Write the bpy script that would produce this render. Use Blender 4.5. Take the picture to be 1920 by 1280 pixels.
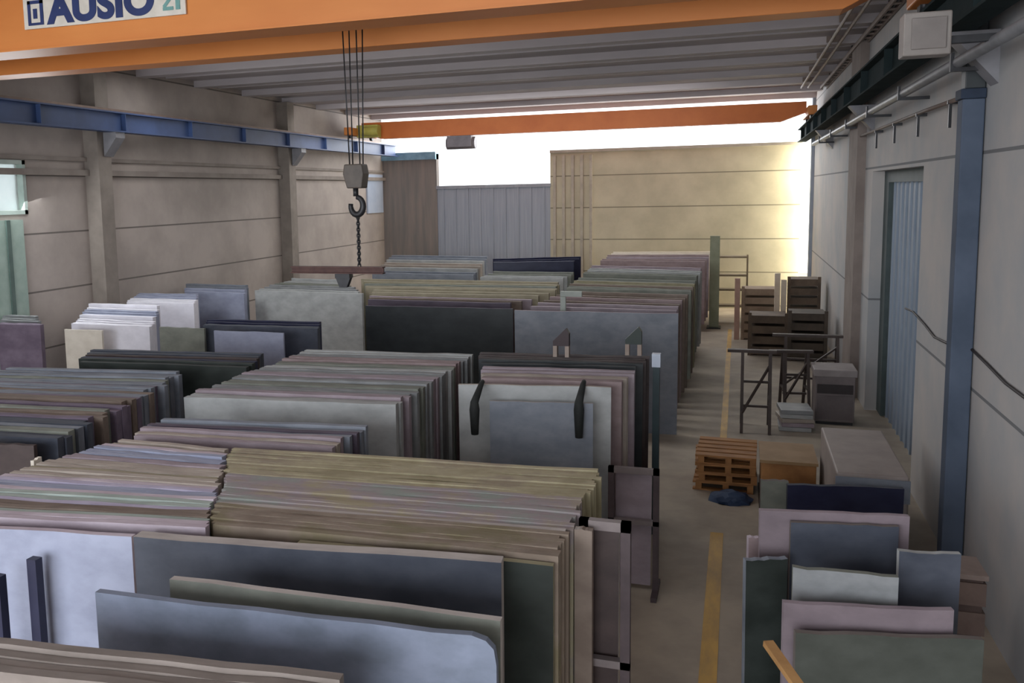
import bpy, bmesh, math, random
from mathutils import Vector, Matrix
random.seed(7)
C = bpy.context.scene.collection
for o in list(bpy.data.objects): bpy.data.objects.remove(o)

# ------------------------------------------------------------------ camera
FX, PX, PY, H = 1693.0, 795.0, 561.0, 4.2
def _n(v): return v.normalized()
_Y = _n(Vector((1385-PX, 350-PY, FX)))
_X = -Vector((-4100-PX, 466-PY, FX)); _X = _n(_X - _X.dot(_Y)*_Y)
_Z = -_X.cross(_Y)          # image space is (right, down, forward)
if _Z.y > 0: _Z = -_Z
cam_d = bpy.data.cameras.new('camera'); cam = bpy.data.objects.new('camera', cam_d); C.objects.link(cam)
cam_d.sensor_width = 36; cam_d.lens = FX/1920*36
cam_d.shift_x = (960-PX)/1920; cam_d.shift_y = (PY-640)/1920
cam_d.clip_start = .05; cam_d.clip_end = 500
R = Vector((_X.x, _Y.x, _Z.x)); D = Vector((_X.y, _Y.y, _Z.y)); F = Vector((_X.z, _Y.z, _Z.z))
M4 = Matrix(((R.x, -D.x, -F.x, 0), (R.y, -D.y, -F.y, 0), (R.z, -D.z, -F.z, H), (0, 0, 0, 1)))
cam.matrix_world = M4
bpy.context.scene.camera = cam
def U(u, v, x=None, y=None, z=None):
    """world point where the sight line of photo pixel (u, v) meets a plane"""
    c = R*(u-PX) + D*(v-PY) + F*FX
    if z is not None: t = (z-H)/c.z
    elif y is not None: t = y/c.y
    else: t = x/c.x
    return Vector((0, 0, H)) + c*t

# ------------------------------------------------------------------ world, lights, exposure
sc = bpy.context.scene
w = bpy.data.worlds.new('sky'); sc.world = w; w.use_nodes = True
w.node_tree.nodes['Background'].inputs[0].default_value = (.93, .97, 1, 1)
w.node_tree.nodes['Background'].inputs[1].default_value = 2.2
sc.view_settings.view_transform = 'Standard'; sc.view_settings.look = 'None'
sc.view_settings.exposure = .42; sc.view_settings.gamma = 1
def sun(name, d, power, col, ang=1.5):
    l = bpy.data.lights.new(name, 'SUN'); l.energy = power; l.color = col; l.angle = math.radians(ang)
    o = bpy.data.objects.new(name, l); C.objects.link(o)
    o.rotation_euler = Vector(d).to_track_quat('-Z', 'Y').to_euler(); o.location = (12, 20, 14)
def area(name, loc, d, sx, sy, power, col):
    l = bpy.data.lights.new(name, 'AREA'); l.shape = 'RECTANGLE'; l.size = sx; l.size_y = sy
    l.energy = power; l.color = col
    o = bpy.data.objects.new(name, l); C.objects.link(o); o.location = loc
    o.rotation_euler = Vector(d).to_track_quat('-Z', 'Y').to_euler()
sun('sun', (-.80, .42, -.45), 1.6, (1, .86, .62), 12)
area('rear_doorway_daylight', (-5.5, -8.8, 3.6), (0, 1, .04), 14, 6.4, 1250, (.86, .91, 1))
area('far_strip_daylight', (-5.5, 33.1, 6.3), (0, -1, -.3), 14, 1.2, 330, (.95, .97, 1))
YE = U(1523, 400, x=2.3).y      # where the right wall ends: daylight enters between it and the far wall
area('side_gap_daylight', (2.75, (YE+33)/2+.0, 3.0), (-1, .1, -.1), 33-YE-.1, 5.6, 260, (1, .9, .66))
area('overhead_fill_front', (-5.5, 6.6, 6.95), (0, 0, -1), 11, 1.0, 60, (.98, .97, 1))  # added fill to brighten the slab tops; the roof has no skylight here
area('overhead_fill_middle', (-6.5, 17.2, 6.95), (0, 0, -1), 11, 1.0, 170, (.98, .98, 1))  # added overhead fill for the middle stacks, not a roof opening
area('overhead_fill_far', (-6.5, 25.5, 6.95), (0, .25, -1), 11, 1.0, 170, (.98, .98, 1))  # added fill that lifts the far wall
area('left_window_daylight', (-12.9, 13.5, 4.4), (1, .12, -.55), 2.2, 2.0, 130, (.93, .97, 1))

# ------------------------------------------------------------------ materials
MATS = {}
def srgb(c):
    if isinstance(c, str):
        c = [int(c[i:i+2], 16)/255 for i in (0, 2, 4)]
    return tuple(x/12.92 if x <= .04045 else ((x+.055)/1.055)**2.4 for x in c) + (1,)
def mat(name, c1, c2=None, scale=4, rough=.6, metal=0, stretch=(1, 1, 1), bump=0.0, detail=5, joints=None, spec=.4):
    if name in MATS: return MATS[name]
    m = bpy.data.materials.new(name); m.use_nodes = True; nt = m.node_tree; N = nt.nodes; L = nt.links
    b = N['Principled BSDF']; b.inputs['Roughness'].default_value = rough; b.inputs['Metallic'].default_value = metal
    b.inputs['Specular IOR Level'].default_value = spec
    c2 = c2 or c1
    tc = N.new('ShaderNodeTexCoord'); mp = N.new('ShaderNodeMapping'); mp.inputs['Scale'].default_value = stretch
    oi = N.new('ShaderNodeObjectInfo'); vm = N.new('ShaderNodeVectorMath'); vm.operation = 'ADD'
    L.new(tc.outputs['Object'], vm.inputs[0])
    ml = N.new('ShaderNodeMath'); ml.operation = 'MULTIPLY'; ml.inputs[1].default_value = 37
    L.new(oi.outputs['Random'], ml.inputs[0]); L.new(ml.outputs[0], vm.inputs[1]); L.new(vm.outputs[0], mp.inputs[0])
    no = N.new('ShaderNodeTexNoise'); no.inputs['Scale'].default_value = scale; no.inputs['Detail'].default_value = detail
    no.inputs['Roughness'].default_value = .6
    L.new(mp.outputs[0], no.inputs['Vector'])
    cr = N.new('ShaderNodeValToRGB'); cr.color_ramp.elements[0].position = .36; cr.color_ramp.elements[1].position = .64
    cr.color_ramp.elements[0].color = srgb(c1); cr.color_ramp.elements[1].color = srgb(c2)
    L.new(no.outputs['Fac'], cr.inputs['Fac'])
    out = cr.outputs['Color']
    if joints:                                   # grooves between cast panels at every `joints` metres of height
        step, off = joints
        sp = N.new('ShaderNodeSeparateXYZ'); L.new(tc.outputs['Object'], sp.inputs[0])
        a = N.new('ShaderNodeMath'); a.operation = 'ADD'; a.inputs[1].default_value = -off + step*10
        L.new(sp.outputs['Z'], a.inputs[0])
        d = N.new('ShaderNodeMath'); d.operation = 'MODULO'; d.inputs[1].default_value = step; L.new(a.outputs[0], d.inputs[0])
        l = N.new('ShaderNodeMath'); l.operation = 'LESS_THAN'; l.inputs[1].default_value = .035; L.new(d.outputs[0], l.inputs[0])
        mx = N.new('ShaderNodeMix'); mx.data_type = 'RGBA'; L.new(l.outputs[0], mx.inputs[0])
        L.new(out, mx.inputs[6]); mx.inputs[7].default_value = tuple(v*.45 for v in srgb(c1)[:3]) + (1,)
        out = mx.outputs[2]
    L.new(out, b.inputs['Base Color'])
    if bump:
        bp = N.new('ShaderNodeBump'); bp.inputs['Strength'].default_value = bump; bp.inputs['Distance'].default_value = .02
        L.new(no.outputs['Fac'], bp.inputs['Height']); L.new(bp.outputs[0], b.inputs['Normal'])
    MATS[name] = m; return m
def trav(name, c1, c2, c3):
    m = mat(name, c1, c2, 1.6, .8); nt = m.node_tree
    g = nt.nodes.new('ShaderNodeNewGeometry'); mp = [n for n in nt.nodes if n.type == 'MAPPING'][0]
    nt.links.new(g.outputs['Position'], mp.inputs[0]); mp.inputs['Scale'].default_value = (1, 1.6, 1)
    cr = [n for n in nt.nodes if n.type == 'VALTORGB'][0].color_ramp
    cr.elements[0].position = .38; cr.elements[1].position = .5; e = cr.elements.new(.62); e.color = srgb(c3)
    return m
def stone(name, c1, c2, rough=.45, scale=3.0):
    return mat(name, c1, c2, scale, rough, stretch=(1, 3, 1.6), spec=.35)

# ------------------------------------------------------------------ mesh helpers
class MB:
    def __init__(s): s.bm = bmesh.new()
    def box(s, x0, x1, y0, y1, z0, z1, mi=0):
        vs = [s.bm.verts.new((x, y, z)) for x in (x0, x1) for y in (y0, y1) for z in (z0, z1)]
        for f in ((0,1,3,2), (4,6,7,5), (0,4,5,1), (2,3,7,6), (0,2,6,4), (1,5,7,3)):
            fc = s.bm.faces.new([vs[i] for i in f]); fc.material_index = mi
        return s
    def bar(s, a, b, wd, ht=None, up=(0, 0, 1), mi=0):       # rectangular bar between two points
        a = Vector(a); b = Vector(b); ht = ht or wd; d = (b-a).normalized(); up = Vector(up)
        if abs(d.dot(up)) > .98: up = Vector((0, 1, 0))
        sd = d.cross(up).normalized(); u2 = sd.cross(d)
        vs = [s.bm.verts.new(p + sd*i*wd/2 + u2*j*ht/2) for p in (a, b) for i, j in ((-1,-1),(1,-1),(1,1),(-1,1))]
        for f in ((3,2,1,0), (4,5,6,7), (0,1,5,4), (1,2,6,5), (2,3,7,6), (3,0,4,7)):
            fc = s.bm.faces.new([vs[i] for i in f]); fc.material_index = mi
        return s
    def tube(s, pts, r, n=10, mi=0):
        pts = [Vector(p) for p in pts]; rings = []
        for i, p in enumerate(pts):
            d = (pts[min(i+1, len(pts)-1)] - pts[max(i-1, 0)]).normalized()
            a = d.orthogonal().normalized() if i == 0 else (pa - pa.dot(d)*d).normalized()
            pa = a; b = d.cross(a)
            rr = r[i] if isinstance(r, (list, tuple)) else r
            rings.append([s.bm.verts.new(p + (a*math.cos(2*math.pi*k/n) + b*math.sin(2*math.pi*k/n))*rr) for k in range(n)])
        for q in range(len(rings)-1):
            for k in range(n):
                f = s.bm.faces.new((rings[q][k], rings[q][(k+1) % n], rings[q+1][(k+1) % n], rings[q+1][k]))
                f.smooth = True; f.material_index = mi
        s.bm.faces.new(rings[0][::-1]); s.bm.faces.new(rings[-1]); return s
    def prism(s, poly, y0, y1, axis='y', mi=0, mi_side=None):   # polygon in (x, z) pushed along y, or in (y, z) along x
        f3 = (lambda p, t: (p[0], t, p[1])) if axis == 'y' else ((lambda p, t: (t, p[0], p[1])) if axis == 'x' else (lambda p, t: (p[0], p[1], t)))
        A = [s.bm.verts.new(f3(p, y0)) for p in poly]; B = [s.bm.verts.new(f3(p, y1)) for p in poly]
        s.bm.faces.new(A).material_index = mi; s.bm.faces.new(B[::-1]).material_index = mi
        n = len(poly)
        for k in range(n):
            s.bm.faces.new((A[k], B[k], B[(k+1) % n], A[(k+1) % n])).material_index = mi if mi_side is None else mi_side
        return s
    def build(s, name, mats, parent=None, bevel=0, loc=None, rz=0):
        bmesh.ops.recalc_face_normals(s.bm, faces=s.bm.faces)
        me = bpy.data.meshes.new(name); s.bm.to_mesh(me); s.bm.free()
        for m in (mats if isinstance(mats, (list, tuple)) else [mats]): me.materials.append(m)
        o = bpy.data.objects.new(name, me); C.objects.link(o); o.parent = parent
        if loc is not None: o.location = loc
        o.rotation_euler.z = rz
        if bevel:
            bv = o.modifiers.new('bevel', 'BEVEL'); bv.width = bevel; bv.segments = 2; bv.limit_method = 'ANGLE'
        return o
def tag(o, label, cat, group=None, kind=None):
    if label: o['label'] = label
    if cat: o['category'] = cat
    if group: o['group'] = group
    if kind: o['kind'] = kind
    return o
def thing(name, label, cat, loc=(0, 0, 0), rz=0, group=None):
    o = bpy.data.objects.new(name, None); C.objects.link(o); o.location = loc; o.rotation_euler.z = rz
    o.empty_display_size = .2
    return tag(o, label, cat, group)
def struct(name, mb, m): o = mb.build(name, m); o['kind'] = 'structure'; return o

# ------------------------------------------------------------------ setting
XW, XL, YF, ZC = 2.3, -13.1, 33.0, 7.15
m_floor = mat('concrete_floor', '94897c', 'aa9e8d', 1.3, .75, bump=.1)
m_wall_r = mat('right_wall_concrete', 'a4a6a8', 'b6b1ad', .8, .85, joints=(2.4, 4.47), bump=.05)
m_wall_l = mat('left_wall_concrete', '9d938c', 'b2a79f', .7, .85, joints=(1.15, .1), bump=.05)
m_wall_f = mat('far_wall_concrete', 'b0a993', 'c3bba3', .8, .85, joints=(1.15, .1))
m_ceil = mat('roof_concrete', 'aca5a6', 'c0b8b8', .8, .7, stretch=(.25, 1, 1))
m_pillar = mat('pillar_concrete', '7d746c', '8e857c', 2, .85)
struct('floor', MB().box(XL-.3, XW+6, -9, YF+14, -.2, 0), m_floor)
cb = MB().box(XL-.3, XW+.3, -9, 5.2, ZC, ZC+.25).box(XL-.3, XW+.3, 5.2, YF, ZC, ZC+.25)
y = -8.0
while y < YF:
    cb.box(XL, XW, y, y+.35, ZC-.16, ZC); cb.box(XL, XW, y+1.15, y+1.27, ZC-.07, ZC); y += 2.35
struct('ceiling', cb, m_ceil)
WY0, WY1 = U(-120, 350, x=XL).y, U(48, 350, x=XL).y; WZ0, WZ1 = U(30, 402, x=XL).z, U(30, 300, x=XL).z
struct('wall_left', MB().box(XL-.3, XL, -9, WY0, 0, ZC).box(XL-.3, XL, WY0, WY1, 0, WZ0).box(XL-.3, XL, WY0, WY1, WZ1, ZC).box(XL-.3, XL, WY1, YF, 0, ZC), m_wall_l)
DY0, DY1, DZ = U(1724, 500, x=2.3).y, U(1630, 500, x=2.3).y, U(1720, 312, x=2.3).z
struct('wall_right', MB().box(XW, XW+.32, -9, DY0, 0, ZC).box(XW, XW+.32, DY0, DY1, DZ, ZC).box(XW, XW+.32, DY1, YE, 0, ZC), m_wall_r)
xa = U(820, 400, y=YF).x; xb = U(1032, 400, y=YF).x; xr = U(1500, 400, y=YF).x
zt = U(1150, 283, y=YF).z; zg = U(925, 346, y=YF).z
mb = MB().box(xb, xr, YF, YF+.3, 0, zt)
struct('wall_far', mb, m_wall_f)
mb = MB().box(XL, xa, YF, YF+.3, 0, U(770, 290, y=YF).z)
struct('wall_far_left', mb, mat('far_wall_left_panel', '8b817a', '787470', 1.5, .8, stretch=(4, 1, .3)))
# sliding gate between them
g = MB().box(xa, xb, YF+.05, YF+.13, 0.03, zg)
for i in range(9):
    x = xa + (xb-xa)*(i+.5)/9; g.box(x-.03, x+.03, YF, YF+.05, .03, zg)
gate = struct('door_1', g, mat('gate_sheet', '949ba6', 'a2a8b1', 3, .55, stretch=(6, 1, .2)))
MB().box(xa-.02, xb+.02, YF-.03, YF+.05, zg-.12, zg).build('gate_rail', mat('gate_rail_paint', '8c9098', '9aa0a8', 5, .5), gate)
# blue capping on the left panel, vertical ribs beside the gate
struct('trim_1', MB().box(XL, xa, YF-.12, YF+.3, U(770, 300, y=YF).z, U(770, 286, y=YF).z), mat('pale_blue_flashing', '6f95ab', '86acc0', 3, .5))
rb = MB()
for i in range(5):
    x = xb + .12 + i*.33; rb.box(x, x+.1, YF-.1, YF, 0, zt-.1)
struct('trim_2', rb, mat('rib_concrete', 'a19a8e', 'b3ab9c', 3, .8))
struct('trim_3', MB().box(xb, xr+.02, YF-.08, YF+.3, zt, zt+.1), mat('wall_cap', 'a39c90', 'b2ab9e', 3, .8))
# left wall: pillars, ledge, bright window, pale sheet near the corner
PL = [U(u, 350, x=XL).y for u in (186, 536)]; PL.insert(0, 2*PL[0]-PL[1])
for i, yy in enumerate(PL):
    struct('trim_%d' % (4+i), MB().box(XL, XL+.36, yy-.42, yy, 0, ZC-.16), m_pillar)
struct('trim_7', MB().box(XL, XL+.12, 0, YF, 4.72, 4.84).box(XL, XL+.07, 0, YF, 5.02, 5.1), mat('ledge_concrete', '857b74', '938a82', 2, .85))
wd = struct('window_1', MB().box(XL-.22, XL-.12, WY0, WY1, WZ0, WZ1), None or mat('window_pane', 'c9d6d6', 'd6dede', 2, .3))
wm = MATS['window_pane'].node_tree.nodes['Principled BSDF']
wm.inputs['Transmission Weight'].default_value = .6
fr = MB()
for yy in (WY0, (WY0+WY1)/2, WY1-.08): fr.box(XL-.12, XL+.02, yy, yy+.08, WZ0, WZ1)
for zz in (WZ0, WZ1-.08): fr.box(XL-.12, XL+.02, WY0, WY1, zz, zz+.08)
fr.build('window_frame', mat('window_frame_paint', 'a9b8b0', 'b8c6be', 3, .5), wd)
d3 = struct('door_3', MB().box(XL+.02, XL+.07, WY0, U(44, 500, x=XL).y, 0, WZ0-.1), mat('pale_green_door', '93a79c', 'a3b5aa', 3, .5))
yy = U(14, 500, x=XL).y
MB().box(XL+.07, XL+.1, yy-.05, yy+.05, 0, WZ0-.1).build('door_stile', mat('stile_green', '4f625b', '5c6f68', 3, .5), d3)
a = U(688, 330, x=XL+.05)
struct('window_2', MB().box(XL, XL+.06, a.y, YF-.15, 3.5, 4.95), mat('pale_blue_pane', 'a9b5c8', 'b6c0d0', 2, .35))
# right wall: recessed sliding door with ribs, far pillar
dd = MB().box(XW+.3, XW+.36, DY0, DY1, 0.02, DZ)
for i in range(12):
    yy = DY0 + (DY1-DY0)*(i+.5)/12; dd.box(XW+.27, XW+.3, yy-.03, yy+.03, .02, DZ)
d2 = struct('door_2', dd, mat('side_door_paint', '8592a0', '949fab', 2, .5, stretch=(1, 4, .3)))
MB().box(XW+.2, XW+.31, DY0, DY1, DZ-.2, DZ).box(XW+.2, XW+.31, DY1-.5, DY1, .02, DZ-.2).build('door_frame', mat('door_frame_paint', '3f4a4a', '4a5656', 3, .6), d2)
MB().box(XW+.22, XW+.27, DY0+.35, DY0+.42, 1.0, 1.35).build('door_handle', mat('dark_steel', '2c2c2e', '38383a', 5, .45, metal=.4), d2)
struct('trim_8', MB().box(XW-.16, XW, U(1603, 400, x=XW-.16).y, U(1590, 400, x=XW-.16).y+.2, 0, ZC-.16), mat('right_pillar_concrete', '7b706a', '8a7f78', 2, .85))
struct('trim_9', MB().box(XW-.1, XW+.34, YE-.3, YE+.05, 0, ZC), mat('wall_end_paint', '8f9aa8', '9ba5b1', 2, .6))
# yellow floor line (worn)
my = mat('worn_yellow_paint', 'a5844a', 'c79c48', 5, .6, stretch=(1, .3, 1))
struct('trim_10', MB().box(-.25, -.10, 0, 11.2, 0, .006).box(-.22, -.11, 15.5, 28, 0, .006), my)

# ------------------------------------------------------------------ cranes
m_orange = mat('crane_orange', 'c87a3c', 'd38645', 1.2, .5, stretch=(.3, 1, 1))
m_blue = mat('runway_blue', '34466b', '3d517a', 1.5, .5)
m_green = mat('runway_dark_green', '262f30', '30393b', 1.5, .9, spec=.05)
m_steel = mat('dark_steel', '2c2c2e', '38383a', 5, .45, metal=.4)
m_grey = mat('grey_paint', '77767a', '87868a', 3, .5)
def ibeam(mb, x, y0, y1, z0, z1, w=.26):
    mb.box(x-w/2, x+w/2, y0, y1, z0, z0+.03).box(x-w/2, x+w/2, y0, y1, z1-.03, z1).box(x-.015, x+.015, y0, y1, z0+.03, z1-.03)
    return mb
def runway(name_label, x, m, side):
    t = thing('crane_runway', name_label, 'crane rail', (x, -4, 5.62))
    mb = ibeam(MB(), 0, 0, 36.8, 0, .42)
    for i in range(15): mb.box(-.12, .12, i*2.5+.4, i*2.5+.415, .03, .39)
    mb.build('beam', m, t)
    MB().box(-.03, .03, 0, 36.8, .42, .48).build('rail', mat('rail_steel', '6b5a50', '7c6a5f', 4, .5, metal=.5), t)
    for k, yy in enumerate([p+3.75 for p in PL] if side < 0 else (6.9, 14.0, 22.3, 29.9)):
        w_ = (XL+.38-x) if side < 0 else (XW-x)
        lo, hi = sorted((w_, .08*(-side)))
        MB().prism([(lo, 0), (hi, 0), (hi, -.12), (w_, -.5)] if side > 0 else [(lo, -.5), (hi, -.12), (hi, 0), (lo, 0)], yy, yy+.3).build('bracket', m_grey, t)
    return t
runway('long blue crane runway beam along the left concrete wall', XL+.62, m_blue, -1)
runway('dark green crane runway beam along the right wall under the roof', 1.95, m_green, 1)
xL, xR = XL+.62, 1.95
CZ = 6.12
def girder(mb, y0, y1, z0, z1, taper=.38):
    mb.prism([(xL+.1, z1), (xL+.1, z0+taper), (xL+1.0, z0), (xR-.9, z0), (xR-.1, z0+taper), (xR-.1, z1)], y0, y1)
    return mb
ya = U(500, 52, z=CZ).y; yb = U(500, 112, z=CZ).y
ct = thing('overhead_crane', 'large orange double girder overhead crane crossing the top of the view', 'crane', (0, 0, 0))
g1 = girder(MB(), ya, ya+.42, CZ, 6.86).build('front_girder', m_orange, ct, bevel=.01)
MB().box(xL+.9, xR-.9, ya-.05, ya+.47, CZ-.02, CZ).build('flange', m_orange, g1)
girder(MB(), yb-.42, yb, CZ, 6.86).build('rear_girder', m_orange, ct, bevel=.01)
for x in (xL, xR):
    tr = MB().box(x-.14, x+.14, ya-.5, yb+.5, 6.2, 6.5).build('end_truck', m_orange, ct, bevel=.02)
    for yy in (ya-.25, yb+.25):
        MB().tube([(x-.05, yy, 6.205), (x+.05, yy, 6.205)], .105, 16).build('wheel', m_steel, tr)
hx, hy = U(668, 300, y=(ya+yb)/2).x, (ya+yb)/2
tl = MB().box(hx-.45, hx+.45, ya-.05, yb+.05, 6.86, 6.94).box(hx-.3, hx+.25, hy-.35, hy+.35, 6.5, 6.86).build('trolley', m_grey, ct)
MB().tube([(hx-.4, hy, 6.45), (hx+.4, hy, 6.45)], .17, 18).build('cable_drum', m_steel, tl)
# name board on the front girder, with its letters
p0 = U(50, 52, y=ya); p1 = U(352, 32, y=ya)
bw = p1.x-p0.x; bz = (p0.z+p1.z)/2; BH = .42
bd = MB().box(p0.x, p1.x, ya-.035, ya-.012, bz, bz+BH).build('name_board', mat('board_white', 'c9c2b6', 'd6cfc3', 6, .5), ct)
m_navy = mat('navy_letters', '23305c', '2b3968', 3, .5)
m_teal = mat('teal_mark', '5f8f8b', '7aa39d', 3, .5)
def text(s, x, z, size, m, name, width):
    c = bpy.data.curves.new(name, 'FONT'); c.body = s; c.size = size; c.extrude = .004; c.offset = .022
    c.space_character = 1.04
    o = bpy.data.objects.new(name, c); C.objects.link(o)
    dg = bpy.context.evaluated_depsgraph_get(); dg.update()
    me = bpy.data.meshes.new_from_object(o.evaluated_get(dg)); bpy.data.objects.remove(o)
    xs = [v.co.x for v in me.vertices]; k = width/(max(xs)-min(xs)); x_ = min(xs)
    for v in me.vertices: v.co.x = (v.co.x-x_)*k
    me.materials.clear(); me.materials.append(m)
    o = bpy.data.objects.new(name, me); C.objects.link(o); o.location = (x, ya-.04, z); o.rotation_euler.x = math.pi/2
    o.parent = bd; return o
text('AUSIO', p0.x+bw*.15, bz+.055, .46, m_navy, 'letters', bw*.67)
e = MB().box(p0.x+bw*.03, p0.x+bw*.13, ya-.045, ya-.036, bz+.04, bz+.07).box(p0.x+bw*.03, p0.x+bw*.048, ya-.045, ya-.036, bz+.07, bz+.34)
e.box(p0.x+bw*.11, p0.x+bw*.13, ya-.045, ya-.036, bz+.07, bz+.34).box(p0.x+bw*.03, p0.x+bw*.13, ya-.045, ya-.036, bz+.3, bz+.34)
e.box(p0.x+bw*.065, p0.x+bw*.09, ya-.045, ya-.036, bz+.12, bz+.24).build('emblem', m_navy, bd)
e = MB().box(p0.x+bw*.87, p0.x+bw*.93, ya-.045, ya-.036, bz+.06, bz+.1).box(p0.x+bw*.87, p0.x+bw*.93, ya-.045, ya-.036, bz+.22, bz+.26)
e.box(p0.x+bw*.945, p0.x+bw*.97, ya-.045, ya-.036, bz+.06, bz+.34).bar((p0.x+bw*.875, ya-.04, bz+.1), (p0.x+bw*.925, ya-.04, bz+.22), .04, .008, up=(0, 1, 0))
e.build('emblem', m_teal, bd)
# hook block, hook, ropes
zb = U(668, 350, y=hy).z
m_yel = mat('hook_yellow_paint', 'a9a04c', 'beb55a', 4, .5)
rp = MB()
for dx in (-.07, .07):
    for dy in (-.05, .05): rp.tube([(hx+dx*1.3, hy+dy*2, 6.28), (hx+dx, hy+dy, zb+.28)], .009, 6)
hk = thing('crane_hook', 'dark hook block hanging on steel ropes from the orange crane', 'hook', (0, 0, 0))
rp.build('rope', m_steel, hk)
MB().prism([(hx-.13, zb+.28), (hx-.15, zb+.16), (hx-.1, zb-.02), (hx+.1, zb-.02), (hx+.13, zb+.16), (hx+.11, zb+.28)], hy-.1, hy+.1).build('hook_block', mat('block_brown', '4d4640', '5c544c', 4, .5), hk, bevel=.015)
MB().tube([(hx-.02, hy, zb-.02), (hx-.02, hy, zb-.12)], .035, 10).build('swivel', m_steel, hk)
pts = []
for k in range(19):
    a = math.radians(90 - 285*k/18); pts.append((hx-.01 + .085*math.cos(a), hy, zb-.24 + .11*math.sin(a)))
MB().tube(pts, [.03+.012*math.sin(math.pi*k/18) for k in range(19)], 10).build('hook', m_steel, hk)
# sling and spreader beam
sz = U(640, 506, y=hy).z; s0 = U(548, 503, y=hy).x; s1 = U(720, 509, y=hy).x
sp_ = thing('spreader_beam', 'rust brown spreader beam with clamp hanging below the crane hook', 'lifting beam', (0, 0, 0))
MB().box(s0, s1, hy-.05, hy+.05, sz-.045, sz-.03).box(s0, s1, hy-.05, hy+.05, sz+.03, sz+.045).box(s0, s1, hy-.012, hy+.012, sz-.03, sz+.03).build('beam', mat('rust_brown', '4a3330', '5c423c', 6, .7), sp_)
ch = MB(); zt_ = zb-.33
for k in range(18):
    z_ = zt_ - (zt_-sz-.04)*(k+.5)/18; r_ = .02; l_ = (zt_-sz)/18*.75
    q = [(r_*math.cos(t)*1.0, l_*math.sin(t)) for t in [2*math.pi*j/10 for j in range(11)]]
    ch.tube([(hx + (p[0] if k % 2 else 0), hy + (0 if k % 2 else p[0]), z_+p[1]) for p in q], .009, 6)
ch.build('chain', m_steel, sp_)
cx = U(645, 520, y=hy).x
MB().box(cx-.1, cx+.1, hy-.06, hy+.06, sz-.1, sz-.045).prism([(cx-.1, sz-.1), (cx-.05, sz-.22), (cx+.05, sz-.22), (cx+.1, sz-.1)], hy-.04, hy+.04).build('clamp', m_steel, sp_)

# far crane
fy = 29.5
ft = thing('overhead_crane', 'thin orange single girder crane near the far opening', 'crane', (0, 0, 0))
MB().prism([(xL+.1, 6.66), (xL+.1, 6.35), (xL+.8, 6.1), (xR-.8, 6.1), (xR-.1, 6.35), (xR-.1, 6.66)], fy-.18, fy+.18).build('girder', mat('far_crane_orange', 'c4682c', 'd07434', 1.2, .5), ft)
for x in (xL, xR):
    tr = MB().box(x-.12, x+.12, fy-1.2, fy+1.2, 6.2, 6.46).build('end_truck', m_orange, ft, bevel=.02)
    for yy in (fy-.95, fy+.95): MB().tube([(x-.05, yy, 6.2), (x+.05, yy, 6.2)], .1, 14).build('wheel', m_steel, tr)
tx = U(865, 255, y=fy).x
MB().box(tx-.42, tx+.42, fy-.3, fy+.3, 5.72, 6.08).tube([(tx-.5, fy, 5.85), (tx+.5, fy, 5.85)], .2, 16).build('hoist', mat('hoist_grey', '6b6468', '7a7276', 4, .5), ft)
tx = max(U(697, 240, y=fy).x, -12.0)
MB().box(tx-.42, tx+.36, fy-.55, fy-.2, 6.14, 6.56).tube([(tx-.2, fy-.6, 6.34), (tx+.42, fy-.6, 6.34)], .16, 16).build('drive_motor', m_yel, ft, bevel=.02)

# ------------------------------------------------------------------ right wall fittings
CY = U(1781, 500, x=2.09).y-.11
t = thing('steel_column', 'tall blue grey steel column standing against the right wall', 'column', (2.19, CY, 0))
MB().box(-.1, .1, -.11, .11, 0.02, 5.02).build('shaft', mat('column_blue_grey', '454f5e', '515b6b', 2, .7, spec=.2), t, bevel=.012)
MB().box(-.12, .105, -.13, .13, 5.02, 5.12).build('collar', mat('collar_navy', '28303e', '303a4a', 3, .7, spec=.2), t, bevel=.01)
MB().box(-.08, .1, -.1, .1, 5.12, ZC-.17).build('upper_shaft', mat('column_dark', '2b2f31', '363b3d', 2, .5), t, bevel=.01)
MB().box(-.14, .105, -.15, .15, 0, .02).build('base_plate', m_steel, t)
q0 = U(1692, 106, y=8.75); q1 = U(1782, 18, y=8.75)
t = thing('junction_cabinet', 'light grey metal cabinet mounted high beside the blue grey column', 'cabinet', (0, 0, 0))
MB().box(q0.x, q1.x+.02, 8.75, 8.98, q0.z, q1.z).build('body', mat('cabinet_grey', '7c7570', '8b847e', 3, .5), t, bevel=.012)
MB().box(q0.x+.06, q1.x-.02, 8.73, 8.75, q0.z+.05, q1.z-.05).build('door', mat('cabinet_door_grey', '726b67', '7f7873', 3, .5), t, bevel=.006)
MB().box(q1.x, 2.06, 8.85, 8.95, q0.z+.1, q0.z+.16).build('arm', m_steel, t)
t = thing('wall_pipe', 'grey pipe on brackets running along the right wall below the runway', 'pipe', (0, 0, 0))
MB().tube([(2.0, -3, 5.36), (2.0, 28.3, 5.36)], .055, 12).build('tube', mat('pipe_grey', '68696c', '78797c', 3, .5), t)
for k in range(9):
    yy = .9+3.1*k + (.25 if k == 2 else 0); MB().box(1.93, XW, yy, yy+.05, 5.27, 5.31).box(1.93, 1.96, yy, yy+.05, 5.31, 5.45).build('bracket', m_steel, t)
t = thing('conduit', 'thin brown conduit under the grey pipe on the right wall', 'conduit', (0, 0, 0))
MB().tube([(2.2, CY+.35, 5.08), (2.2, CY+2.5, 5.1), (2.2, U(1605, 300, x=2.2).y-.3, 5.12)], .025, 8).build('tube', mat('conduit_brown', '5c4f48', '6a5c54', 3, .6), t)
for k in range(4):
    yy = CY+1+1.9*k; MB().box(2.17, XW-.002, yy, yy+.04, 5.06, 5.1).bar((2.2, yy+.02, 5.08), (2.2, yy+.02, 4.8), .03).build('clip', m_steel, t)
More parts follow.
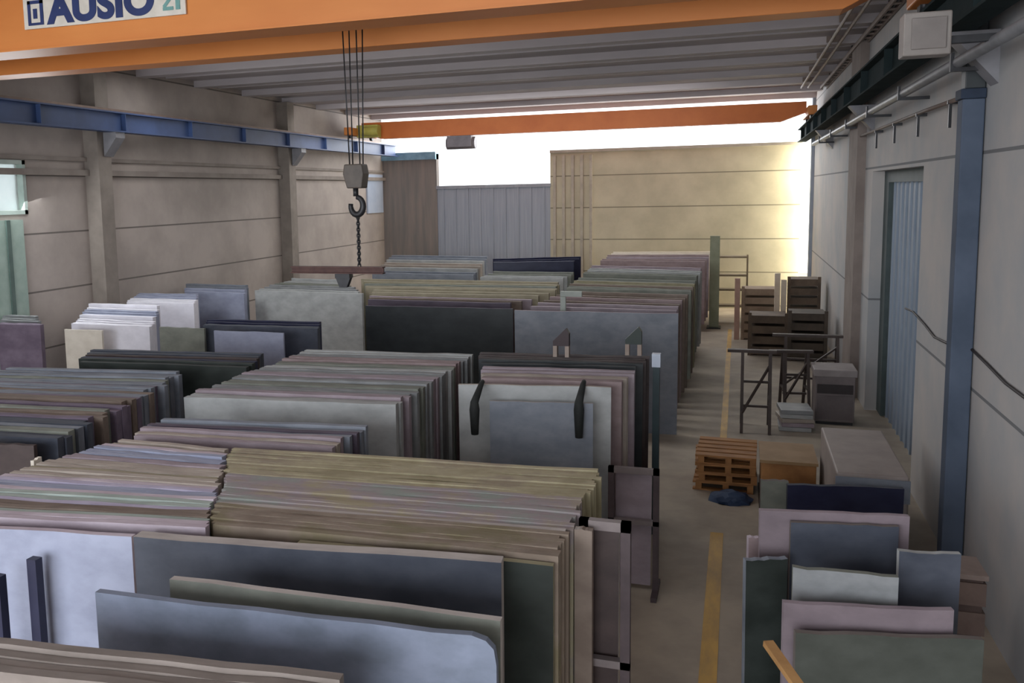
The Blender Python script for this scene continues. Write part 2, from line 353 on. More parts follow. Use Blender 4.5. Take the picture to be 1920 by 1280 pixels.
t = thing('twin_pipe', 'pair of thin brown pipes running along just under the roof', 'pipe', (0, 0, 0))
for x in (1.62, 1.8): MB().tube([(x, -3, 6.93), (x, 28.0, 6.93)], .03, 8).build('tube', mat('ladder_brown', '7c6d64', '8d7e74', 3, .6), t)
for k in range(12): MB().box(1.57, 1.85, .9+k*2.35, .94+k*2.35, 6.96, ZC-.07).build('clip', mat('ladder_brown', '7c6d64', '8d7e74', 3, .6), t)
t = thing('cable_ladder', 'brown cable ladder running under the roof beside the right runway', 'cable ladder', (0, 0, 0))
for x in (2.12, 2.27): MB().box(x-.015, x+.015, -3, 28.0, 6.86, 6.94).build('rail', mat('ladder_brown', '7c6d64', '8d7e74', 3, .6), t)
for k in range(48): MB().box(2.135, 2.255, 4.5+k*.48, 4.54+k*.48, 6.87, 6.9).build('rung', MATS['ladder_brown'], t)
for k in range(6): MB().box(2.18, 2.21, 1.3+k*5, 1.34+k*5, 6.94, ZC).build('hanger', m_steel, t)
for x in (2.165, 2.22): MB().tube([(x, -3, 6.925), (x, 28, 6.925)], .022, 6).build('cable', mat('cable_dark', '2a2526', '353031', 3, .6), t)
pts = [U(u, v, x=XW-.02) for u, v in ((1698, 578), (1712, 584), (1735, 610), (1752, 632), (1775, 643), (1800, 642), (1822, 655), (1850, 682), (1885, 718), (1925, 748), (1990, 790), (2100, 830))]
tag(MB().tube(pts, .014, 8).build('wall_cable', mat('cable_dark', '2a2526', '353031', 3, .6)), 'dark cable sagging across the right wall behind the column', 'cable')

# ------------------------------------------------------------------ stone slabs
ZB = .22
EDGE = {}
S = dict(
 tan=stone('tan_travertine', '8d8571', 'a09882', .7), olive=stone('olive_travertine', '807a62', '938d73', .7),
 mauve=stone('mauve_stone', '8d8086', 'a0939a'), brown=stone('brown_stone', '6e6056', '7f7166'),
 pinkw=stone('pinkish_white_marble', 'b3a5ae', 'c6bac2'), bluew=stone('bluish_white_marble', '8f94a8', 'a0a5b9'),
 beige=stone('beige_limestone', '9f948a', 'b0a59a'), lav=stone('lavender_marble', 'a79fb4', 'bab3c6'),
 grn=stone('pale_green_marble', '98a29b', 'abb5ae'), grey=stone('grey_granite', '7b7d7e', '919394'),
 lgrey=stone('light_grey_granite', '9a9c9b', 'afb1b0'), dblue=stone('dark_blue_granite', '41454f', '50545e', .3),
 blue=stone('blue_grey_granite', '6c7482', '80889a', .3), black=stone('black_granite', '2b2f31', '363a3c', .3),
 navy=stone('navy_granite', '22243c', '2d3048', .3), dkbrown=stone('dark_brown_granite', '3a2f2e', '4a3d3b'),
 pinkbr=stone('pinkish_brown_stone', '84727200'[:6], '988686'), t1=trav('travertine_olive', '8f866a', 'a39a7e', '8e8270'), t2=trav('travertine_mixed', '9b9178', '94888a', '8b918a'), t3=trav('travertine_brown', '7b6d60', '8a7c6e', '7a7058'),
 purple=stone('purple_grey_stone', '645867', '786b7a'),
 slate=stone('slate_blue_stone', '737983', '868b94', .35), gren=stone('green_grey_stone', '70736b', '83867c'),
 white=stone('white_marble', 'd6d4dc', 'e4e2ea', .4), cream=stone('cream_marble', 'cfc6b8', 'ded6c8', .5),
 plum=stone('plum_stone', '4d4450', '5b515e'), taupe=stone('taupe_limestone', '7b726b', '8a8079'), rose=stone('rose_grey_stone', '75696e', '84777c'), dgrey=stone('shade_toned_grey_stone', '444741', '50534d'), dgreen=stone('dark_green_granite', '2b302d', '383d3a', .3),
 edge=stone('pale_sawn_edge', 'a59d98', 'b9b1ab', .8), edged=stone('dull_sawn_edge', '6c6560', '7d7570', .8))
def slab(a, b, th, zt_, face, edge, label, cat='slab', group=None, zb=ZB, name='stone_sheet', lean=0, rnd=0, rough=.012):
    """upright slab whose top edge runs from a to b (x, y), th thick"""
    a = Vector((a[0], a[1])); b = Vector((b[0], b[1])); L = (b-a).length; h = zt_-zb
    n = 7; top = []
    for i in range(n+1):
        x = -L/2 + L*i/n
        if rnd and i == n: top += [(x-.12, h), (x-.05, h-.02), (x-.012, h-.06), (x, h-.14)]
        else: top.append((x, h - random.random()*rough))
    poly = [(-L/2+random.random()*rough, 0)] + top + [(L/2-random.random()*rough, 0)]
    mb = MB().prism(poly, -th/2, th/2, mi=0, mi_side=1)
    mid = (a+b)/2
    o = mb.build(name, [face, edge], None, 0, (mid.x, mid.y, zb), math.atan2(b.y-a.y, b.x-a.x))
    if lean: o.rotation_euler.x = math.radians(lean)
    return tag(o, label, cat, group)
NS = 0
def sawn(key):
    src = next(m for m in [S[key]]); cr = [n for n in src.node_tree.nodes if n.type == 'VALTORGB'][0]
    nm = src.name+'_sawn'
    if nm not in MATS:
        m = src.copy(); m.name = nm; m.node_tree.nodes['Principled BSDF'].inputs['Roughness'].default_value = .85; MATS[nm] = m
    return MATS[nm]
CN = dict(taupe='greyish beige', rose='rose grey', tan='tan', olive='olive tan', mauve='mauve grey', brown='brown', pinkw='pinkish white', bluew='bluish white', beige='beige', lav='pale lavender',
          grn='pale green', grey='mid grey', lgrey='light grey', dblue='dark blue', blue='blue grey', black='black', navy='dark navy', dkbrown='dark brown',
          pinkbr='pinkish brown', purple='purple grey', slate='slate blue', gren='green grey', white='white', cream='cream', plum='plum', dgreen='dark green', edge='pale grey', dgrey='dark grey', t1='olive tan', t2='mottled tan', t3='brownish tan')
def ordinal(k):
    o = ['', 'first', 'second', 'third', 'fourth', 'fifth', 'sixth', 'seventh', 'eighth', 'ninth', 'tenth', 'eleventh', 'twelfth', 'thirteenth', 'fourteenth', 'fifteenth', 'sixteenth', 'seventeenth', 'eighteenth', 'nineteenth']
    if k < 20: return o[k]
    t = {2: ('twenty', 'twentieth'), 3: ('thirty', 'thirtieth')}[k//10]
    return t[1] if k % 10 == 0 else t[0]+'-'+o[k % 10]
def which(k, n): return 'frontmost' if k == n else ('rearmost' if k == 1 else (ordinal(n-k+1)+' from the front' if n-k < n/2 else ordinal(k)+' from the back'))
def band(L0, R0, L1, R1, n, pal, label, zt_=2.1, edge=None, jz=.035, jx=.05, group=None, fill=.93):
    """n slabs standing one behind another, from back line L0-R0 to front line L1-R1 (photo px on plane zt_)"""
    global NS
    A0, B0, A1, B1 = [U(p[0], p[1], z=zt_) for p in (L0, R0, L1, R1)]
    nrm = (B0-A0+B1-A1).normalized().cross(Vector((0, 0, 1)))
    step = min(abs((A1-A0).dot(nrm)), abs((B1-B0).dot(nrm)), abs(((A1+B1)-(A0+B0)).dot(nrm))/2)/max(1, n-1)
    out = []
    for i in range(n):
        f = i/max(1, n-1)
        a = A0.lerp(A1, f); b = B0.lerp(B1, f)
        key = pal[int(f*len(pal)*.999)] if isinstance(pal, list) else pal
        ed = edge if edge else sawn(key)
        j = random.uniform(-jz, 0) if i else 0
        d = (b-a).normalized()
        a2 = a + d*random.uniform(-jx, jx)*.6; b2 = b - d*random.uniform(-.2, 1)*jx
        rest = label.split(' slab ', 1)[1]
        lb = '%s slab %s, %s' % (CN[key], rest, which(i+1, n))
        lb = lb.replace('bundle left of the far navy slabs', 'bundle left of far navy slabs').replace('dark bundle left of the middle stack', 'dark bundle left of middle stack')
        if len(lb.split()) > 16: print('LONG', lb)
        out.append(slab(a2, b2, min(step*fill, .09), zt_+j, S[key], ed, lb, group='slabs '+rest)); NS += 1
    return out, (A0, B0, A1, B1)
def rack(q, m=None, posts=(0, 1), label=None, pl=.0, ztop=2.2):
    """wooden bearers under a row of slabs plus steel end posts"""
    A0, B0, A1, B1 = q
    t = thing('slab_rack', label, 'rack', (0, 0, 0))
    for f in (.15, .85):
        p0 = A0.lerp(B0, f); p1 = A1.lerp(B1, f)
        d = (p1-p0).normalized()
        p0 = p0-d*.12; p1 = p1+d*.12
        MB().bar((p0.x, p0.y, .11), (p1.x, p1.y, .11), .16, .22).build('bearer', mat('bearer_timber', '6b5d4c', '7a6b58', 5, .8), t)
    return t

m_e = S['edge']
# --- foreground, bottom of the frame
_, q = band((-70, 1192), (640, 1266), (-70, 1232), (600, 1306), 4, ['taupe'], 'beige slab in the very front bundle at the bottom left', edge=sawn('taupe'))
rack(q, label='timber bearers under the beige slabs at the very bottom left')
def one(L, R_, zt_, th, face, edge, label, **k):
    a = U(L[0], L[1], z=zt_); b = U(R_[0], R_[1], z=zt_)
    return slab(a, b, th, zt_, S[face], sawn(edge), label, **k)
one((183, 1106), (932, 1192), 2.1, .045, 'blue', 'blue', 'polished blue grey slab, front face fully seen, in the near row', rnd=.06)
one((322, 1079), (940, 1156), 2.08, .05, 'gren', 'edge', 'thin green grey slab just behind the polished blue grey slab')
one((258, 1000), (942, 1046), 2.1, .1, 'dblue', 'edge', 'dark blue slab with pale sawn top edge, longest dark slab in the near row')
one((560, 1014), (1038, 1055), 2.06, .05, 'dgreen', 'olive', 'dark green slab behind the dark blue slab, reaching further right')
a = U(300, 1040, z=2.1); b = U(940, 1100, z=2.1); c = U(300, 1110, z=2.1); d = U(940, 1180, z=2.1)
rack((a, b, c, d), label='timber bearers under the blue and dark slabs of the near row')
# --- tan stack
pal = ['t1']*12+['t2']*11+['edge']+['t3']*7
S['edge'] = m_e
_, q = band((436, 838), (1132, 880), (400, 976), (1046, 1034), 31, pal, 'tan slab in the large tan stack in the foreground', jz=.015, jx=.05)
rack(q, label='timber bearers under the large tan travertine stack')
# --- white stack on the left
pal = ['beige', 'pinkw', 'bluew', 'bluew', 'mauve', 'beige', 'beige', 'tan', 'beige', 'pinkw', 'lav', 'bluew', 'pinkw', 'grn', 'lav', 'brown', 'grn', 'pinkw']
_, q = band((225, 822), (428, 842), (-236, 952), (388, 984), 27, pal, 'white slab in the wide pale stack at the left', jz=.018, jx=.03)
rack(q, label='timber bearers under the wide pale marble stack')
one((-236, 972), (250, 1001), 2.1, .05, 'bluew', 'pinkw', 'bluish white slab whose large pale face closes the pale stack')
one((60, 862), (75, 855), 2.1, .03, 'cream', 'cream', 'cream strip slab at the left end of the pale stack', zb=0)
# dark posts of that rack
for u, v0, zt_, lb in ((64, 1046, 1.96, 'black steel rack post standing against the bluish white slab face'), (-4, 1078, 1.9, 'black steel rack post cut by the left edge of the photo')):
    p = U(u, v0, z=zt_)
    t = thing('rack_post', lb, 'post', (p.x, p.y, 0))
    MB().box(-.035, .035, -.03, .03, .02, zt_).build('shaft', mat('navy_post', '23243a', '2c2d44', 3, .5), t)
    MB().box(-.05, .05, -.05, .05, 0, .02).build('foot', m_steel, t)
# --- second stack line (block C)
_, q = band((300, 783), (690, 797), (250, 806), (628, 829), 7, ['slate', 'plum', 'slate', 'mauve', 'beige', 'mauve'], 'mixed slab in the narrow stack behind the pale stack')
rack(q, label='timber bearers under the narrow mixed stack behind the pale stack')
_, q = band((575, 655), (888, 664), (345, 737), (745, 752), 24, ['lgrey', 'grey', 'pinkbr', 'gren', 'lgrey', 'grey', 'mauve', 'grey', 'gren', 'grey', 'mauve', 'lgrey'], 'grey slab in the grey and pinkish middle stack', edge=None)
rack(q, label='timber bearers under the grey and pinkish middle stack')
# --- block D
_, q = band((898, 660), (1222, 668), (903, 676), (1200, 684), 5, ['dkbrown', 'black'], 'dark brown slab at the back of the middle right stack', jz=.02)
_, q2 = band((903, 686), (1196, 694), (905, 706), (1165, 714), 6, ['mauve', 'beige', 'pinkbr'], 'pinkish beige slab in the middle right stack beside the aisle')
rack((q[0], q[1], q2[2], q2[3]), label='timber bearers under the middle right stack')
one((860, 718), (1146, 724), 2.1, .05, 'lgrey', 'beige', 'large pale slab standing behind the smaller slate slab, middle of the photo')
one((918, 750), (1112, 754), 1.97, .03, 'slate', 'edge', 'smaller slate blue slab leaning on the large pale slab', zb=.9)
a = U(915, 752, z=1.97)
tag(MB().box(-.9, .2, -.09, .09, 0, .9).build('timber_block', mat('dark_timber', '33281f', '42352a', 5, .8), None, .01, (a.x+.95, a.y+.1, 0)), 'dark timber block under the smaller slate blue slab', 'block')
def strap(u, v, yoff, l, lb, m):
    p = U(u, 721, z=2.1); yf = U(u, 753, z=1.97).y-.085
    pts = [(p.x, p.y+.02, 2.125), (p.x, p.y, 2.135), (p.x, p.y-.06, 2.12), (p.x, min(p.y-.08, yf), 1.98), (p.x, yf, 1.9), (p.x, yf, 1.98-l)]
    return tag(MB().tube(pts, [.02, .025, .03, .045, .055, .04], 8).build('lifting_strap', m), lb, 'strap')
m_strap = mat('strap_dark', '1d201f', '2a2d2c', 6, .8)
strap(905, 770, .05, .35, 'dark lifting strap hanging at the left of the slate blue slab', m_strap)
strap(1095, 776, .05, .38, 'dark lifting strap hanging at the right of the slate blue slab', m_strap)
# small clamps standing on tops
def clamp(u, v, zt_, lb, c='301f22'):
    p = U(u, v, z=zt_); t = thing('slab_clamp', lb, 'clamp', (p.x, p.y, zt_))
    for x in (-.1, .05): MB().box(x, x+.05, -.05, .05, 0, .14).build('jaw', mat('clamp_pale', '8a7b70', '9a8b80', 4, .6), t)
    MB().prism([(-.1, .14), (-.1, .2), (0, .3), (.06, .36), (.1, .3), (.1, .14)], -.05, .05).build('body', mat('clamp_'+c, c, c, 4, .5), t)
clamp(1053, 668, 2.13, 'dark red slab clamp on top of the middle right stack')
clamp(1188, 665, 2.13, 'dark green slab clamp at the right end of the middle right stack', '1e2a24')
# --- row 3 : black slab, grey slab
_, q = band((1056, 545), (1290, 552), (996, 571), (1272, 579), 6, ['brown', 'pinkbr', 'brown', 'mauve'], 'pinkish brown slab directly behind the wide blue grey slab')
rack(q, label='timber bearers under the slabs behind the wide blue grey slab')
one((965, 581), (1272, 587), 2.1, .05, 'slate', 'mauve', 'wide blue grey slab facing the camera beside the aisle', zb=0)
one((686, 572), (962, 578), 2.1, .05, 'black', 'plum', 'big black polished slab in the middle of the photo', zb=0)
_, q = band((700, 543), (1030, 549), (690, 560), (960, 567), 5, ['tan', 'mauve', 'brown', 'plum'], 'tan and brown slab directly behind the big black slab')
rack(q, label='timber bearers under the slabs behind the big black slab')
_, q = band((680, 522), (1050, 528), (690, 537), (1045, 542), 6, ['tan', 'olive', 'gren', 'tan'], 'tan slab in the olive bundle behind the black slab')
rack(q, label='timber bearers under the olive and green grey bundle')
_, q = band((1085, 520), (1305, 526), (1062, 536), (1298, 543), 7, ['gren', 'olive', 'brown', 'gren'], 'green brown slab in the second bundle beside the aisle')
rack(q, label='timber bearers under the green brown bundle beside the aisle')
_, q = band((1110, 497), (1318, 502), (1095, 510), (1310, 516), 6, ['mauve', 'lgrey', 'gren'], 'mauve grey slab in the third bundle beside the aisle')
rack(q, label='timber bearers under the mauve grey bundle beside the aisle')
_, q = band((1150, 472), (1335, 471), (1125, 486), (1325, 488), 6, ['cream', 'pinkbr', 'mauve', 'pinkbr'], 'pinkish slab in the farthest bundle beside the aisle')
rack(q, label='timber bearers under the farthest bundle beside the aisle')
_, q = band((925, 485), (1090, 480), (925, 491), (1075, 489), 4, ['navy'], 'dark navy slab in the far dark bundle', zt_=2.3)
rack(q, label='timber bearers under the far dark navy bundle')
_, q = band((925, 508), (1078, 510), (900, 517), (1060, 519), 4, ['gren', 'lgrey'], 'pale green grey slab in front of the far dark bundle')
rack(q, label='timber bearers under the pale green grey bundle')
_, q = band((735, 478), (915, 480), (700, 510), (890, 514), 8, ['slate', 'lgrey', 'beige', 'lgrey', 'slate'], 'pale grey slab in the bundle left of the far navy slabs')
rack(q, label='timber bearers under the pale grey far bundle')
# pale bracket
p = U(1056, 576.5, z=2.1)
t = thing('steel_stanchion', 'pale bent steel stanchion rising behind the wide blue grey slab', 'post', (p.x, p.y, 0))
MB().box(-.05, .05, -.025, .025, 0, 2.3).build('upright', mat('stanchion_pale', '9da39b', 'aab0a8', 4, .5), t, bevel=.008)
MB().box(-.05, .34, -.025, .025, 2.3, 2.4).build('arm', MATS['stanchion_pale'], t, bevel=.008)
# light grey slab group left of black
_, q = band((548, 521), (640, 524), (478, 541), (682, 547), 9, ['lgrey', 'gren', 'grey', 'lgrey'], 'light grey slab in the bundle left of the big black slab')
rack(q, label='timber bearers under the light grey bundle left of the big black slab')
# white bundles near the left wall
_, q = band((352, 531), (466, 534), (348, 542), (460, 546), 4, ['slate', 'bluew'], 'pale blue grey slab in the bundle right of the white slabs')
rack(q, label='timber bearers under the pale blue grey bundle')
_, q = band((262, 549), (372, 551), (238, 562), (368, 565), 6, ['bluew', 'white'], 'white slab in the farther white bundle by the left wall')
rack(q, label='timber bearers under the farther white bundle')
_, q = band((170, 568), (300, 572), (138, 598), (286, 604), 11, ['white', 'bluew', 'white', 'white'], 'white slab in the nearer white bundle by the left wall', jz=.1)
rack(q, label='timber bearers under the nearer white bundle')
one((122, 616), (192, 619), 2.0, .04, 'cream', 'cream', 'small cream slab in front of the bright white bundle', zb=0)
_, q = band((10, 590), (70, 592), (-2, 605), (78, 607), 5, ['grey', 'purple'], 'purple grey slab in the bundle at the left photo edge')
rack(q, label='timber bearers under the purple grey bundle at the left edge')
# dark navy + white slab
_, q = band((390, 598), (600, 603), (385, 606), (598, 612), 4, ['navy', 'dblue'], 'dark navy slab behind the plain white slab, left of centre')
rack(q, label='timber bearers under the dark navy slabs left of centre')
one((402, 619), (532, 623), 2.08, .04, 'bluew', 'bluew', 'plain bluish white slab in front of the dark navy slabs', zb=0)
one((300, 612), (384, 615), 2.05, .05, 'gren', 'gren', 'short green grey slab between the white bundle and the dark navy slabs', zb=0)
# dark bundle and purple grey stack at the left
_, q = band((170, 655), (495, 662), (150, 674), (470, 684), 6, ['dblue', 'dkbrown', 'navy', 'dgreen'], 'dark slab in the dark bundle left of the middle stack')
rack(q, label='timber bearers under the long dark bundle')
_, q = band((10, 688), (345, 696), (-420, 790), (120, 818), 30, ['slate', 'slate', 'gren', 'slate', 'purple', 'slate', 'brown', 'slate', 'purple', 'brown', 'purple', 'purple', 'gren', 'brown', 'purple', 'dblue', 'slate', 'gren', 'dblue'], 'purple and blue grey slab in the long stack at the left', jx=.12)
rack(q, label='timber bearers under the long purple and blue grey stack')
one((-60, 828), (66, 832), 2.1, .05, 'dkbrown', 'dkbrown', 'dark brown slab closing the long stack at the left edge')

# --- rack frames along the aisle
def frame(u0, u1, v, y_, lb, slab_lb, slab_c):
    a = U(u0, v, y=y_); b = U(u1, v, y=y_); zt_ = (a.z+b.z)/2; w_ = b.x-a.x
    t = thing('offcut_rack', lb, 'frame', (a.x, y_, 0))
    for x in (0, w_-.06): MB().box(x, x+.06, 0, .06, .05, zt_).build('post', mat('frame_brown', '43383a', '524648', 4, .6), t)
    MB().box(0, w_, 0, .06, zt_-.06, zt_).build('rail', mat('frame_rail', '6f6564', '7e7472', 4, .6), t)
    MB().box(0, w_, 0, .06, zt_*.55, zt_*.55+.05).build('rail', MATS['frame_rail'], t)
    for x in (0, w_-.06): MB().box(x, x+.06, -.2, .3, 0, .05).build('foot', MATS['frame_brown'], t)
    slab((a.x+.07, y_+.12), (b.x-.08, y_+.12), .05, zt_-.08, S[slab_c], S['edge'], slab_lb, zb=.05)
frame(1140, 1236, 878, 9.25, 'brown steel frame standing beside the aisle in the middle distance', 'pinkish offcut slab held in the middle distance frame', 'mauve')
frame(1085, 1182, 978, 5.5, 'brown steel frame beside the right end of the tan stack', 'offcut slab coloured as brown shadow in the frame by the tan stack', 'dkbrown')  # dark brown slab colour stands for the shadow inside this frame
p = U(1094, 985, y=5.4)
tag(slab((p.x-.055, 5.42), (p.x+.055, 5.42), .06, 2.12, S['brown'], S['brown'], 'x', zb=.055), 'narrow upright brown strip of stone beside the tan stack', 'slab')
p = U(1226, 676, z=2.15)
t = thing('rack_post', 'dark green rack post with white cap at the end of the middle right stack', 'post', (p.x+.03, p.y, 0))
MB().box(-.04, .04, -.04, .04, 0, 2.08).build('shaft', mat('post_green', '1f2f33', '283a3e', 4, .5), t)
MB().box(-.05, .05, -.05, .05, 2.08, 2.24).build('cap', mat('cap_white', 'a7b0bd', 'b5bdc9', 4, .5), t)

# --- right hand stacks
def rs(L, R_, zt_, th, face, edge, label, y=None, zb=.1, **k):
    return one(L, R_, zt_, th, face, edge, label, zb=zb, **k)
rs((1490, 1182), (1842, 1194), 1.35, .05, 'dgrey', 'edged', 'broad dull grey green slab at the bottom right, front of the right hand stack')  # stone toned darker to carry the shade over this stack
rs((1468, 1126), (1786, 1140), 1.48, .05, 'rose', 'mauve', 'pinkish slab just behind the broad dull grey green slab')
rs((1486, 1060), (1684, 1078), 1.62, .05, 'grey', 'gren', 'mid grey slab in the middle of the right hand stack')
rs((1684, 1030), (1800, 1036), 1.68, .05, 'dblue', 'lgrey', 'small dark slab with pale top at the right of the right hand stack')
rs((1482, 976), (1684, 984), 1.72, .04, 'dblue', 'edged', 'dark blue grey slab at the back of the right hand stack')
rs((1424, 953), (1704, 964), 1.78, .05, 'rose', 'mauve', 'pinkish slab behind all others in the right hand stack')
rs((1396, 1046), (1474, 1044), 1.5, .06, 'dgreen', 'slate', 'narrow dark slab at the aisle side of the right hand stack')
rs((1402, 1004), (1446, 1004), 1.5, .05, 'pinkbr', 'pinkw', 'narrow pinkish offcut beside the dark narrow slab')
a = U(1480, 1182, z=1.35)
t = thing('slab_rack', 'low timber base under the right hand stack of slabs', 'rack', (0, 0, 0))
for x in (.45, 1.3): MB().box(x-.06, x+.06, 5.5, 6.9, 0, .1).build('bearer', mat('bearer_timber', '6b5d4c', '7a6b58', 5, .8), t)
# wooden stick leaning at the corner
a = U(1440, 1205, y=5.45); b = U(1500, 1290, y=5.1)
tag(MB().bar(a, a+(b-a)*3.2, .06, .035).build('wooden_plank', mat('pale_wood', '9c7448', 'b48a58', 4, .7)), 'pale wooden plank leaning at the bottom right corner stack', 'plank')
# brown crate
t = thing('wooden_crate', 'small brown wooden crate against the right wall behind the near stack', 'crate', (1.68, 8.2, 0))
for z in (.05, .3, .55, .8): MB().box(-.26, .26, -.2, .2, z, z+.19).build('board', mat('crate_brown', '5b4a43', '6c5a51', 4, .7), t)
MB().box(-.24, .24, -.18, .18, 0, 1.02).build('body', mat('crate_inner', '4a3b36', '55453f', 4, .8), t)
MB().box(-.27, .27, -.21, .21, 1.02, 1.06).build('lid', mat('crate_lid', '7a6a62', '887870', 4, .7), t)
# navy slab lying bundle, pale block
rs((1476, 906), (1694, 913), .98, .06, 'navy', 'dblue', 'low navy slab standing before the pale block by the right wall')
rs((1426, 898), (1478, 900), .98, .06, 'gren', 'edged', 'narrow pale green offcut left of the low navy slab')
f0 = U(1570, 885, z=1.0); f1 = U(1695, 887, z=1.0); b0 = U(1538, 800, z=1.0); b1 = U(1655, 800, z=1.0)
ny = U(1476, 906, z=.98).y; sh = max(0, ny+.12-f0.y)
lx0, lx1, ly0, ly1 = (f0.x+b0.x)/2, min(2.2, (f1.x+b1.x)/2), f0.y+sh, b0.y+sh
t = thing('tile_pallet', 'pale flat topped pallet load by the right wall', 'pallet', (lx0, ly0, 0))
W_, D_ = lx1-lx0, ly1-ly0
MB().box(0, W_, 0, D_, .14, 1.0).build('load', mat('load_pale', '8f8580', 'a0958f', 2, .6), t, bevel=.02)
MB().box(-.01, W_+.01, -.02, 0, .7, .96).build('wrap', S['slate'], t)
for x in (.06, W_/2, W_-.06): MB().box(x-.05, x+.05, 0, D_, 0, .1).build('skid', mat('bearer_timber', '6b5d4c', '7a6b58', 5, .8), t)
MB().box(0, W_, 0, D_, .1, .14).build('deck', MATS['bearer_timber'], t)
# orange wood pallets
mw = mat('orange_wood', '8a6038', 'a87848', 3, .7, stretch=(1, 5, 1))
def pallet(x, y_, z, lb, rz=0, g=None, m=None):
    m = m or mw
    t = thing('wooden_pallet', lb, 'pallet', (x, y_, z), rz, g)
    for k in range(5): MB().box(-.4, .4, -.5+k*.21, -.5+k*.21+.15, .1, .125).build('board', m, t)
    for xx in (-.36, 0, .32): MB().box(xx, xx+.08, -.5, .5, .02, .1).build('bearer', m, t)
    for yy in (-.5, .4): MB().box(-.4, .4, yy, yy+.1, 0, .02).build('foot', m, t)
names = ['lowest', 'second lowest', 'second highest', 'topmost']
for k in range(4):
    pallet(-.12+.03*(k % 2), 13.3, k*.127, '%s orange wood pallet of the stack on the aisle line' % names[k], .03*(k % 3-1))
t = thing('wooden_box', 'orange brown wooden box between the pallets and the pale block', 'box', (.68, 12.7, 0))
MB().box(-.33, .33, -.45, .45, .06, .62).build('body', mw, t, bevel=.01)
MB().box(-.35, .35, -.47, .47, .62, .66).build('lid', mat('wood_lid', '8f7350', 'a08360', 3, .7), t)
MB().box(-.35, .35, -.47, .47, 0, .06).build('base', mat('dark_timber', '33281f', '42352a', 5, .8), t)
# blue tarp lump
tb = bmesh.new(); bmesh.ops.create_icosphere(tb, subdivisions=3, radius=1)
for v in tb.verts:
    k = 1+random.uniform(-.12, .12); v.co = Vector((v.co.x*.28*k, v.co.y*.2*k, max(0, v.co.z*.14*k)))
mbx = MB(); mbx.bm.free(); mbx.bm = tb
tag(mbx.build('tarp', mat('dark_blue_tarp', '22334e', '2c3f5c', 6, .6), None, 0, (-.03, 12.45, 0)), 'crumpled dark blue tarp on the floor before the pallets', 'tarp')
# trestles
mt = mat('trestle_brown', '3a302c', '4a3e39', 4, .6)
def trestle(x, y_, w_, h, lb, rz=0):
    t = thing('steel_trestle', lb, 'trestle', (x, y_, 0), rz)
    for sx in (0, w_):
        for sy in (-.35, .35): MB().bar((sx, sy, 0), (sx, sy*.15, h), .05).build('leg', mt, t)
        MB().bar((sx, -.22, h*.4), (sx, .22, h*.4), .04).build('brace', mt, t)
    MB().box(-.25, w_+.1, -.06, .06, h, h+.05).build('top_rail', mt, t)
    MB().bar((0, -.3, h*.25), (w_, -.05, h*.85), .035).build('brace', mt, t)
    for z in (.3, .62): MB().bar((0, 0, h*z), (w_, 0, h*z), .04).build('cross_rail', mt, t)
trestle(.12, 16.4, .45, 1.35, 'dark brown steel trestle beyond the orange pallets, nearest the aisle')
trestle(.85, 17.95, .42, 1.1, 'dark brown steel trestle right of the one nearest the aisle', .1)
trestle(.95, 19.3, .95, 1.2, 'brown steel trestle standing farther back near the right pillar')
p = U(1475, 800, z=0)
for k in range(5):
    tag(MB().box(-.26, .26, -.3, .3, 0, .07).build('stone_offcut', S[('lgrey', 'mauve', 'beige', 'lgrey', 'grey')[k]], None, .006, (p.x+.12+.02*(k % 2), p.y, .075*k), .08*(k % 3)), '%s flat stone offcut of the low pile under the trestles' % ('lowest', 'second lowest', 'middle', 'second highest', 'topmost')[k], 'offcut', 'flat offcuts under the trestles')
# grey cabinet
t = thing('grey_cabinet', 'low grey cabinet with pale top between trestles and side door', 'cabinet', (U(1563, 795, z=0).x, U(1563, 795, z=0).y+.3, 0))
MB().box(-.32, .32, -.35, .35, .05, .86).build('body', mat('cab_grey', '6a6160', '7a706e', 3, .6), t, bevel=.01)
MB().box(-.35, .35, -.38, .38, .86, .98).build('top', mat('cab_top', '867d7b', '958c89', 3, .6), t, bevel=.01)
MB().box(-.29, .29, -.37, -.35, .56, .72).build('drawer', mat('cab_drawer', '2f2828', '3a3232', 3, .6), t)
MB().box(-.29, .29, -.37, -.35, .1, .52).build('door', mat('cab_door', '5f5656', '6d6463', 3, .6), t)
MB().box(-.3, .3, -.33, .33, 0, .05).build('plinth', m_steel, t)
# far crates, pallets and posts
mc = mat('far_crate_brown', '54463a', '6b5a4a', 3, .7)
def slat_crate(x, y_, w_, d_, h, lb, m):
    t = thing('slatted_crate', lb, 'crate', (x, y_, 0))
    n = max(3, int(h/.22))
    for k in range(n): MB().box(-w_/2, w_/2, -d_/2, d_/2, .03+k*h/n, .03+k*h/n+h/n*.72).build('slat_course', m, t)
    for sx in (-1, 1): MB().box(sx*w_/2-.04, sx*w_/2+.04, -d_/2-.03, -d_/2, 0, h+.03).build('corner_post', m, t)
slat_crate(.75, 24.2, .85, .9, 1.05, 'brown slatted crate, nearer of the far crates by the aisle', mc)
slat_crate(1.62, 23.6, .8, .9, 1.2, 'dark slatted crate against the right wall beside the far crates', mat('far_crate_dark', '3d352c', '4f443a', 3, .7))
slat_crate(.62, 26.6, .9, .8, 1.45, 'tan slatted crate farther back behind the brown slatted crate', mat('far_crate_tan', '8a7562', 'a08a74', 3, .7))
slat_crate(1.7, 26.4, .75, .8, 1.75, 'tall brown slatted crate farthest back by the right wall', mc)
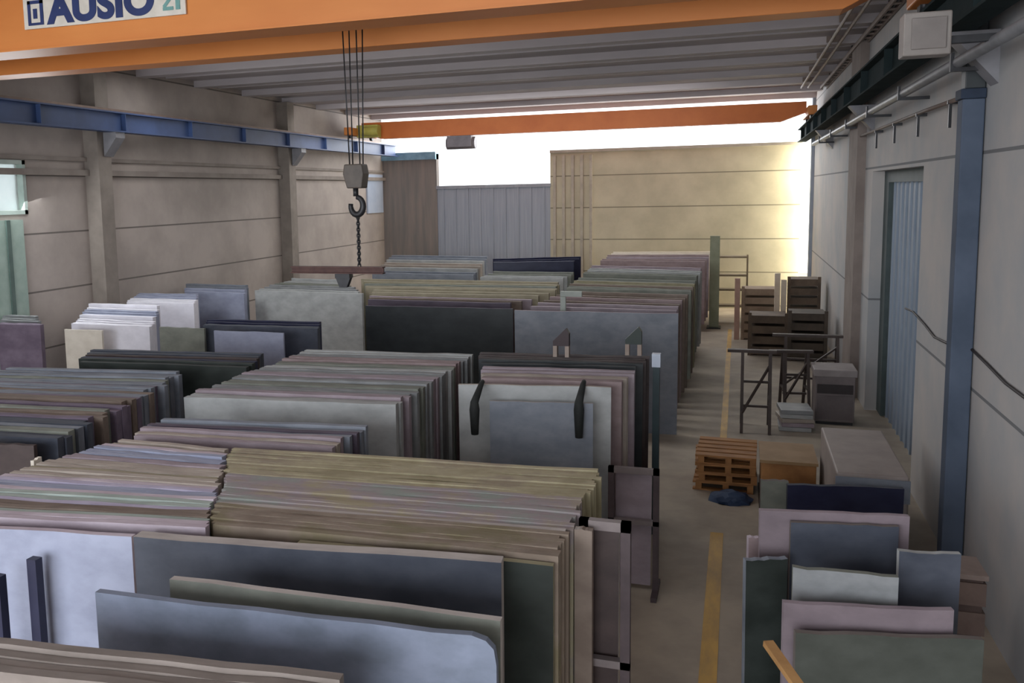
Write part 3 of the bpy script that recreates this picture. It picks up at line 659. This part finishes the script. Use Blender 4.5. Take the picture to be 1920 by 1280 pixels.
for i, (x, y_, h, lb) in enumerate(((.02, 26.2, 1.7, 'pinkish wooden post at the left of the far crates'), (1.17, 25.4, 1.75, 'pale wooden post between the far crates'), (1.02, 25.6, 1.9, 'pale wooden board standing behind the far crates'))):
    tag(MB().box(-.07, .07, -.05, .05, 0, h).build('wooden_post', mat('post_wood_%d' % (i > 0), ('b08f80', 'c9b9a5')[i > 0], ('bc9c8c', 'd6c7b4')[i > 0], 4, .7), None, .008, (x, y_, 0)), lb, 'post')
# shelf rack far, in the light
t = thing('shelf_rack', 'light steel shelf rack standing in the sunlit far corner', 'rack', (-.55, 29.4, 0))
ms = mat('rack_tan', '7d6d55', '8c7b62', 4, .6)
for x in (0, .85):
    for yy in (0, .4): MB().box(x-.025, x+.025, yy-.025, yy+.025, 0, 2.1).build('upright', ms, t)
for z in (.5, 1.0, 1.45, 2.02): MB().box(0, .85, 0, .4, z, z+.05).build('shelf', ms, t)
# tall dark green cabinet at end of aisle slabs
a = U(1341, 442, y=28.3)
t = thing('tall_panel', 'tall dull green panel standing at the far end of the slab row', 'panel', (a.x, 28.3, 0))
MB().box(-.14, .14, -.05, .05, .03, a.z).build('board', mat('panel_green', '7d8068', '8b8e78', 3, .7), t)
MB().box(-.2, .2, -.3, .3, 0, .03).build('foot', m_steel, t)
# rubble bags near far trestle
mbag = mat('pale_bag', '9a9088', 'aca299', 5, .8)
for i, (u, v) in enumerate(((1505, 622),)):
    p = U(u, v+20, z=0.0); tb = bmesh.new(); bmesh.ops.create_icosphere(tb, subdivisions=3, radius=1)
    for vv in tb.verts:
        k = 1+random.uniform(-.08, .08); vv.co = Vector((vv.co.x*.25*k, vv.co.y*.2*k, (vv.co.z+.95)*.22*k if vv.co.z > -.95 else 0))
    mbx = MB(); mbx.bm.free(); mbx.bm = tb
    tag(mbx.build('sack', mbag, None, 0, (min(p.x, 1.9)-.1*i, p.y-.9-.5*i, 0.005)), ('pale sack on the floor left of the far trestle', 'pale sack on the floor close to the right wall pillar')[i], 'sack')
print('SLABS', NS)
